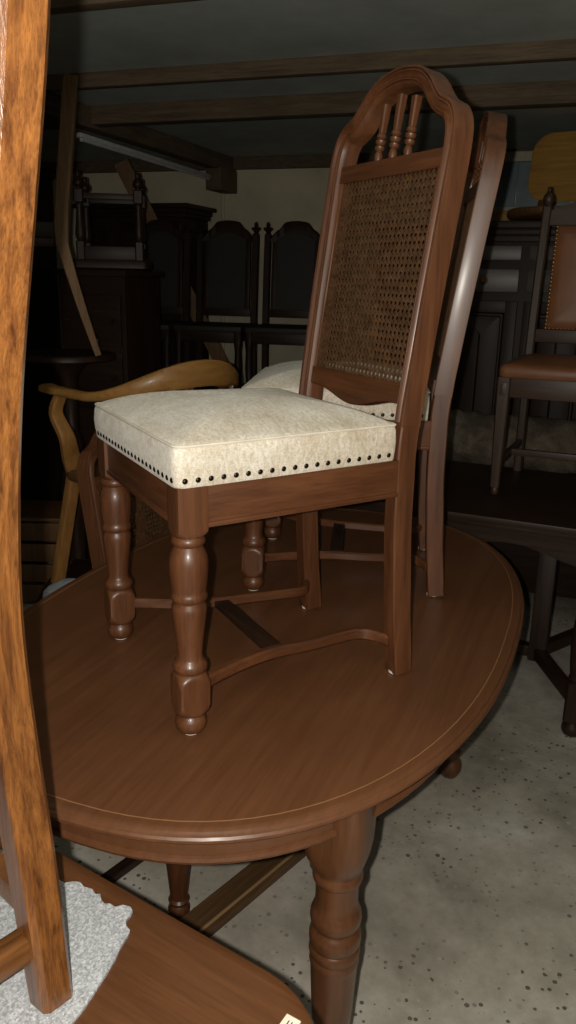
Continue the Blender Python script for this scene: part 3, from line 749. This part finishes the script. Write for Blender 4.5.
b = NB(); lathe(b, [(0,.014),(2.2,.014)], (-.475,4.88,0), 12); pp = obj('wall_pipe', b, M['plaster']); tag(pp, 'thin pale vertical pipe running down the back wall beside the dark beam block', 'pipe')

# ------------------------------------------------------------------ left: tall chest with an upturned stool, plant stand with an upturned chair
tc = thing('tall_chest', 'tall dark chest at the left carrying an upturned stool', 'chest', (-.84,2.62,0), ROOM)
b = NB(); box(b, (0,0,.76), (.36,.34,1.44), .004); obj('carcass', b, M['dark_z'], tc)
b = NB(); box(b, (0,-.005,1.495), (.40,.38,.03), .008); obj('top', b, M['dark_x'], tc)
for k in range(5):
    b = NB(); box(b, (0,-.175,.20+.27*k), (.32,.02,.24), .005); d = obj('drawer', b, M['dark_x'], tc)
    b = NB()
    for dx in (-.12,.12): lathe(b, [(0,.010),(.012,.007),(.02,.014),(.028,.010)], (dx,-.184,.20+.27*k), 10, Matrix.Rotation(PI/2,3,'X'))
    obj('knob', b, M['dark_z'], d)
b = NB(); box(b, (0,0,.02), (.38,.36,.04), .004); obj('plinth', b, M['dark_x'], tc)
st = thing('upturned_stool', 'dark stool with turned legs upside down on the tall chest, ball feet in the air', 'stool', (-.82,2.62,1.5105), .12)
b = NB(); rings(b, [[(x,y,z) for x,y in rrect(.36-2*i,.34-2*i,.03)] for i,z in ((.01,0),(0,.008),(0,.035),(.006,.045))]); obj('seat', b, M['dark_x'], st)
b = NB()
for sy in (-1,1): box(b, (0,sy*.13,.075), (.28,.02,.06), .003)
for sx in (-1,1): box(b, (sx*.14,0,.075), (.02,.26,.06), .003)
obj('apron', b, M['dark_x'], st)
for sx in (-1,1):
    for sy in (-1,1):
        b = NB(); c = (sx*.135,sy*.125,0)
        lathe(b, [(.045,.021,8),(.125,.021,8),(.13,.016),(.14,.021),(.16,.024),(.20,.019),(.27,.014),(.285,.019),(.295,.015)], c, 16)
        lathe(b, [(.293,.016,4),(.298,.022,8),(.352,.022,8),(.357,.016,4)], c, 24)
        lathe(b, [(.356,.012),(.362,.012),(.368,.020),(.380,.024),(.394,.020),(.404,.012),(.412,.011),(.420,.013),(.432,.008)], c, 16)
        obj('leg', b, M['dark_z'], st)
for sy in (-1,1):
    b = NB(); beam(b, (-.13,sy*.125,.325),(.13,sy*.125,.325), .02,.026,.004); obj('stretcher', b, M['dark_x'], st)
for sx in (-1,1):
    b = NB(); beam(b, (sx*.135,-.12,.325),(sx*.135,.12,.325), .02,.026,.004); obj('stretcher', b, M['dark_x'], st)

ps = thing('pedestal_stand', 'tall dark round pedestal stand at the left, beside the big orange chair post', 'stand', (-.86,1.86,0))
b = NB(); lathe(b, [(1.145,.14),(1.150,.185),(1.156,.192),(1.170,.192),(1.178,.186),(1.180,.16)], (0,0,0), 48); obj('top', b, M['dark_x'], ps)
b = NB(); lathe(b, [(.16,.03),(.2,.045),(.26,.03),(.45,.04),(.6,.06),(.75,.035),(.8,.05),(.85,.03),(1.08,.035),(1.12,.06),(1.146,.09)], (0,0,0), 24); obj('column', b, M['dark_z'], ps)
for k in range(3):
    a = k*2*PI/3+PI/2; b = NB()
    sweep(b, smooth_path([(.02*math.cos(a),.02*math.sin(a),.24),(.11*math.cos(a),.11*math.sin(a),.20),(.19*math.cos(a),.19*math.sin(a),.08),(.25*math.cos(a),.25*math.sin(a),.02)],4), rect(.035,.04,.006)); obj('leg', b, M['dark_x'], ps)
cr = thing('slatted_crate', 'low brown slatted crate on the floor at the far left, beyond the oval table', 'crate', (-1.175,2.13,0), 0)
for sx in (-1,1):
    for sy in (-1,1):
        b = NB(); box(b, (sx*.20,sy*.115,.205), (.035,.035,.41), .003); obj('corner_post', b, M['bow_dark'], cr)
for z in (.06,.16,.26,.36):
    for sy in (-1,1):
        b = NB(); box(b, (0,sy*.138,z), (.46,.012,.085), .002); obj('slat', b, M['bow_dark'], cr)
    for sx in (-1,1):
        b = NB(); box(b, (sx*.224,0,z), (.012,.26,.085), .002); obj('slat', b, M['bow_dark'], cr)
b = NB(); box(b, (0,0,.42), (.47,.30,.015), .002); obj('lid', b, M['bow_dark'], cr)
lw = thing('added_dark_wardrobe', 'tall near-black wardrobe added to keep the far left dark, mostly hidden behind the big orange post', 'wardrobe', (-1.62,2.75,0), ROOM)  # added wardrobe: its dark bulk covers bounce-lit floor and wall beside the post
b = NB(); box(b, (0,0,1.0), (.84,.44,1.90), .005); box(b, (0,-.005,.03), (.88,.47,.06), .004); obj('carcass', b, M['dark_z'], lw)
b = NB(); box(b, (0,-.01,1.985), (.96,.54,.03), .006); box(b, (0,-.005,1.955), (.91,.49,.035), .012); obj('cornice', b, M['dark_x'], lw)
for sx in (-1,1):
    b = NB(); box(b, (sx*.20,-.228,1.02), (.385,.022,1.70), .004); d = obj('door', b, M['dark_z'], lw)
    b = NB(); box(b, (sx*.20,-.243,1.02), (.26,.012,1.50), .006); obj('door_panel', b, M['dark_z'], d)
    b = NB(); lathe(b, [(0,.008),(.012,.006),(.02,.013),(.028,.008)], (sx*.03,-.238,1.05), 10, Matrix.Rotation(PI/2,3,'X')); obj('knob', b, M['brass_nail'], d)
# chair turned upside down on the stand: posts rest on its top, rear legs point at the ceiling
uc = thing('upturned_chair', 'chair turned upside down on the round stand, one pale rear leg pointing at the ceiling', 'chair', (-.855,1.86,1.1805), math.radians(-75.5))
# local: +y is the chair's back; the posts rest on the stand, the bend (seat level) lies forward of both ends
for sx in (1,-1):
    b = NB(); path = smooth_path([(sx*.150,.115,.002),(sx*.155,.062,.18),(sx*.160,.010,.38),(sx*.162,.000,.45),(sx*.163,.015,.62),(sx*.165,.062,.99)],4)
    sweep(b, path, rect(.044,.050,.004), up=(0,1,0), scale=lambda t: (.70+.45*min(t*1.6,1), .50+.55*min(t*1.6,1))); obj('rear_leg', b, M['pine'], uc)
    b = NB(); lathe(b, [(.45,.020,8),(.97,.014,8)], (sx*.17,-.39,0), 16); obj('leg', b, M['dark_z'], uc)
b = NB(); box(b, (0,-.215,.42), (.40,.38,.035), .012); obj('seat', b, M['dark_x'], uc)
b = NB()
for z, y in ((.03,.108),(.18,.062)): beam(b, (-.14,y,z+.01),(.14,y,z+.01), .018,.05,.003)
obj('back_rail', b, M['dark_x'], uc)
b = NB()
for sx in (-1,1): beam(b, (sx*.168,-.37,.465),(sx*.162,-.01,.465), .02,.055,.003)
beam(b, (-.16,-.39,.465),(.16,-.39,.465), .02,.055,.003); beam(b, (-.15,0,.465),(.15,0,.465), .02,.055,.003)
obj('seat_rail', b, M['dark_x'], uc)

# ------------------------------------------------------------------ honey bow-back armchair beyond the oval table, on a low bench
lb = thing('low_bench', 'low dark bench beyond the oval table under the bow-back armchair', 'bench', (-.45,1.33,0), .1)
b = NB(); box(b, (0,0,.36), (.66,.60,.035), .006); obj('top', b, M['dark_x'], lb)
for sx in (-1,1):
    for sy in (-1,1):
        b = NB(); lathe(b, [(0,.02,8),(.345,.028,8)], (sx*.28,sy*.25,0), 16); obj('leg', b, M['dark_z'], lb)
b = NB()
for sy in (-1,1): box(b, (0,sy*.25,.30), (.53,.022,.07), .003)
obj('apron', b, M['dark_x'], lb)
ba = thing('bow_back_armchair', 'honey coloured bow-back wooden armchair behind the nearest cream seat', 'armchair', (-.43,1.31,.3785), math.radians(-134))
# local front is -y; the bow is a U open to the front
bow = []
for k in range(25):
    a = math.radians(-22+224*k/24); bow.append((.285*math.cos(a), .255*math.sin(a)+.03, 0))
bow = [(.275,-.205,0),(.287,-.13,0)]+bow[2:-2]+[(-.287,-.13,0),(-.275,-.205,0)]
N = len(bow)
def bz(i):
    t = abs(i/(N-1)-.5)*2; return .738+.078*(.5+.5*math.cos(min(t/.80,1)*PI))
bow = smooth_path([(x,y,bz(i)) for i,(x,y,_) in enumerate(bow)], 3); NN = len(bow)
b = NB(); sweep(b, bow, rect(.032,.040,.008), scale=lambda t: (1.0+.9*max(0,abs(t-.5)*2-.84)/.16*1.0, .75+1.35*(.5+.5*math.cos(min(abs(t-.5)*2/.72,1)*PI)))); obj('arm_bow', b, M['honey'], ba, 60)
for sx in (-1,1):
    b = NB(); sweep(b, smooth_path([(sx*.275,-.12,.725),(sx*.28,-.15,.66),(sx*.262,-.120,.58),(sx*.232,-.150,.50),(sx*.208,-.165,.450)],5), rect(.030,.046,.006), up=(1,0,0), scale=lambda t:(1,.8+.7*t)); obj('arm_support', b, M['honey_z'], ba)
    b = NB(); beam(b, (sx*.20,-.19,.43),(sx*.25,-.265,.003), .042,.034,.004,(0,1,0)); obj('leg', b, M['honey_z'], ba)
    b = NB(); beam(b, (sx*.18,.16,.43),(sx*.22,.24,.003), .038,.034,.004,(0,1,0)); obj('leg', b, M['honey_z'], ba)
for k in range(5):
    a = math.radians(50+20*k); b = NB()
    beam(b, (.21*math.cos(a),.19*math.sin(a)+.01,.45),(.283*math.cos(a),.253*math.sin(a)+.03,.76), .018,.018,.006); obj('spindle', b, M['bow_dark'], ba)
b = NB(); rings(b, [[(x,y-.015,z) for x,y in rrect(.50-2*i,.46-2*i,.12)] for i,z in ((.02,.415),(.003,.42),(0,.43),(0,.445),(.01,.456),(.06,.450),(.15,.445))]); obj('seat', b, M['bow_dark'], ba, 60)
b = NB(); rnd = random.Random(11); rs = []
for j in range(9):
    z = .09*j/8; e = math.sin(PI*(.12+.80*j/8))
    rs.append([(.085*e*(1+rnd.uniform(-.14,.14))*math.cos(2*PI*k/18), .07*e*(1+rnd.uniform(-.14,.14))*math.sin(2*PI*k/18), z+(rnd.uniform(-.004,.004) if 0<j<8 else 0)) for k in range(18)])
rings(b, rs); pb = obj('plastic_bag', b, M['plastic'], None, 25); pb.location = (-.70,1.13,.3785)
tag(pb, 'crumpled clear plastic bag on the low bench at the left, by the armchair leg', 'bag')

# ------------------------------------------------------------------ camera, flash, ambient
CAM = Vector((.0584,-1.4784,1.4952)); pitch, roll, F = .2848, .0216, 802.8
fwd = Vector((0,math.cos(pitch),-math.sin(pitch))); up = Vector((0,math.sin(pitch),math.cos(pitch))); right = Vector((1,0,0))
r2 = right*math.cos(roll)+up*math.sin(roll); u2 = up*math.cos(roll)-right*math.sin(roll)
cam = bpy.data.cameras.new('camera'); co = bpy.data.objects.new('camera', cam); C.objects.link(co)
mw = Matrix((r2, u2, -fwd)).transposed().to_4x4(); mw.translation = CAM; co.matrix_world = mw
cam.sensor_fit = 'VERTICAL'; cam.sensor_height = 36; cam.lens = F/1024*36; cam.clip_start = .02
bpy.context.scene.camera = co
fl = bpy.data.lights.new('flash', 'POINT'); fl.energy = 72; fl.shadow_soft_size = .006; fl.color = (1,.95,.85)
fo = bpy.data.objects.new('flash', fl); C.objects.link(fo); fo.location = CAM-r2*.032+u2*.004-fwd*.002
w = bpy.data.worlds.new('world'); bpy.context.scene.world = w; w.use_nodes = True
bg = w.node_tree.nodes['Background']; bg.inputs[0].default_value = (1,.97,.88,1); bg.inputs[1].default_value = .03
vs = bpy.context.scene.view_settings
vs.view_transform = 'Standard'; vs.look = 'None'; vs.gamma = 1; vs.use_curve_mapping = False; vs.exposure = 0
